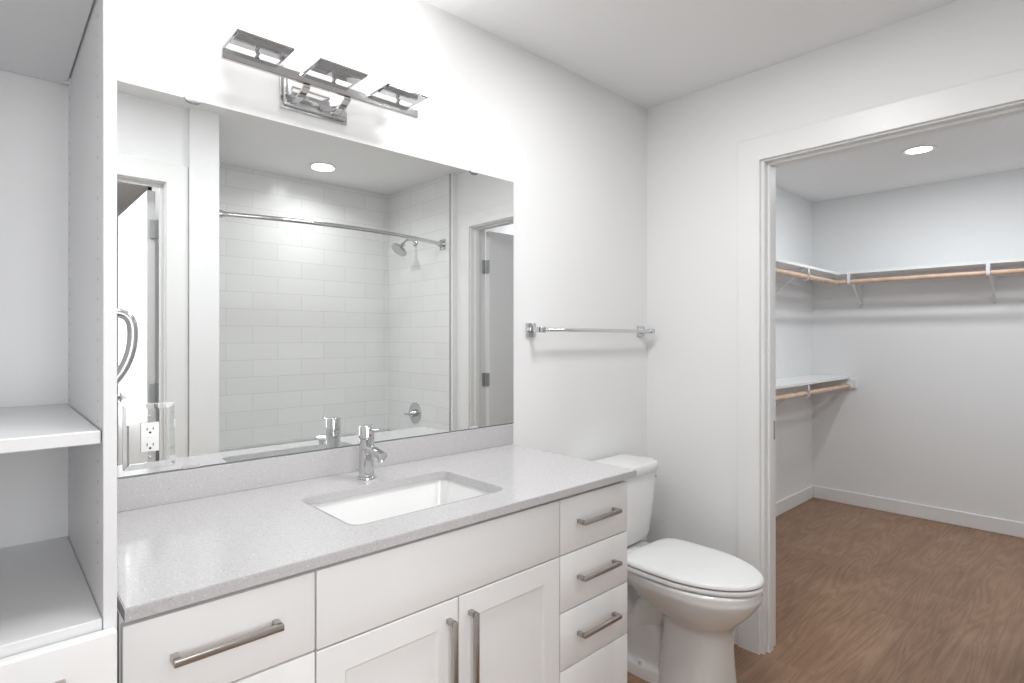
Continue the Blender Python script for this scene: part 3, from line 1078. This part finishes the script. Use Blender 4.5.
# ------------------------------------------------------------------ recessed downlights
def downlight(label, x, y):
    t = thing('recessed_light', label, 'ceiling light', (x, y, H), 'recessed ceiling lights')
    bm = bmesh.new()
    lathe(bm, [(0.088, -0.0004), (0.088, -0.004), (0.080, -0.007), (0.068, -0.004), (0.064, -0.0015), (0.064, -0.0006)], (x, y, H), n=40)
    obj('trim_ring', bm, M['trim'], t)
    bm = bmesh.new()
    lathe(bm, [(0.063, -0.0008), (0.063, -0.0028), (0.05, -0.0042), (0.0005, -0.0050)], (x, y, H), n=40)
    obj('lens', bm, M['lens'], t)


downlight('round recessed light in the closet ceiling', 1.705, -0.757)
downlight('round recessed light above the shower, seen in the mirror', -0.755, -2.0)

# ------------------------------------------------------------------ tub and shower
bt = thing('bathtub', 'white bathtub below the tiled shower walls in the mirror', 'bathtub', (-0.78, -1.97, 0))
x0, x1, y0, y1 = TL, TR, TB, -1.60
bm = bmesh.new()
vv = []
for i, z, r in ((0.0, 0.0, 0.004), (0.0, 0.525, 0.004), (0.006, 0.535, 0.006), (0.075, 0.535, 0.10), (0.085, 0.528, 0.10), (0.11, 0.20, 0.12), (0.16, 0.12, 0.12), (0.22, 0.11, 0.10)):
    vv.append([bm.verts.new((x, y, z)) for x, y in rrect(x0 + i, x1 - i, y0 + i, y1 - i, r, 8)])
ring_faces(bm, vv)
obj('tub_shell', bm, M['porc'], bt, 40)
obj('overflow_plate', lathe(bmesh.new(), [(0.036, 0), (0.036, 0.005), (0.03, 0.009), (0.001, 0.010)], (x1 - 0.098, -1.99, 0.40), (-1, 0, 0.06), 24), M['chrome'], bt)

sr = thing('shower_rod', 'curved chrome shower curtain rod across the tiled alcove in the mirror', 'shower rod', (-0.78, -1.6, 1.965))
pts = []
for k in range(33):
    t = k / 32
    x = (TL + 0.006) + (TR - TL - 0.012) * t
    pts.append((x, -1.645 + 0.125 * (1 - (2 * t - 1) ** 2), 1.965))
obj('rod_tube', tube(bmesh.new(), pts, 0.0125, 18), M['chrome'], sr)
for x, s, y in ((TL, 1, -1.645), (TR, -1, -1.645)):
    bm = bmesh.new()
    box(bm, min(x, x + s * 0.008), max(x, x + s * 0.008), y - 0.03, y + 0.03, 1.93, 2.0, 0.002, 2)
    lathe(bm, [(0.020, 0.007), (0.020, 0.04), (0.016, 0.045), (0.0135, 0.06)], (x, y, 1.965), (s, 0.22, 0), 20)
    obj('flange', bm, M['chrome'], sr)

sh = thing('showerhead', 'chrome shower head on a bent arm on the tiled wall in the mirror', 'shower head', (TR, -1.985, 2.02))
y = -1.985
pts = catmull([(TR, y, 2.022), (TR - 0.025, y, 2.034), (TR - 0.065, y, 2.034), (TR - 0.095, y, 2.015), (TR - 0.108, y, 1.995)], 6)
obj('arm', tube(bmesh.new(), pts, 0.0085, 16), M['chrome'], sh)
obj('flange', lathe(bmesh.new(), [(0.028, 0), (0.028, 0.004), (0.016, 0.012), (0.009, 0.014)], (TR, y, 2.022), (-1, 0, 0.3), 24), M['chrome'], sh)
bm = bmesh.new()
lathe(bm, [(0.012, -0.012), (0.016, 0.0), (0.014, 0.012), (0.024, 0.022), (0.056, 0.040), (0.062, 0.046), (0.062, 0.056), (0.058, 0.060), (0.001, 0.060)],
      (TR - 0.110, y, 1.993), (-0.62, 0, -0.78), 32)
obj('head', bm, M['chrome'], sh)

sv = thing('shower_valve', 'round chrome shower valve with lever on the tiled wall in the mirror', 'shower valve', (TR, -1.99, 0.765))
y = -1.99
obj('escutcheon', lathe(bmesh.new(), [(0.078, 0), (0.078, 0.004), (0.072, 0.009), (0.03, 0.012), (0.001, 0.012)], (TR, y, 0.765), (-1, 0, 0), 40), M['chrome'], sv)
obj('hub', lathe(bmesh.new(), [(0.027, 0.010), (0.027, 0.040), (0.022, 0.046), (0.001, 0.047)], (TR, y, 0.765), (-1, 0, 0), 28), M['chrome'], sv)
bm = bmesh.new()
tube(bm, [(TR - 0.038, y, 0.765), (TR - 0.07, y + 0.004, 0.763), (TR - 0.105, y + 0.008, 0.768)], [0.012, 0.008, 0.006], 14)
obj('lever', bm, M['chrome'], sv)
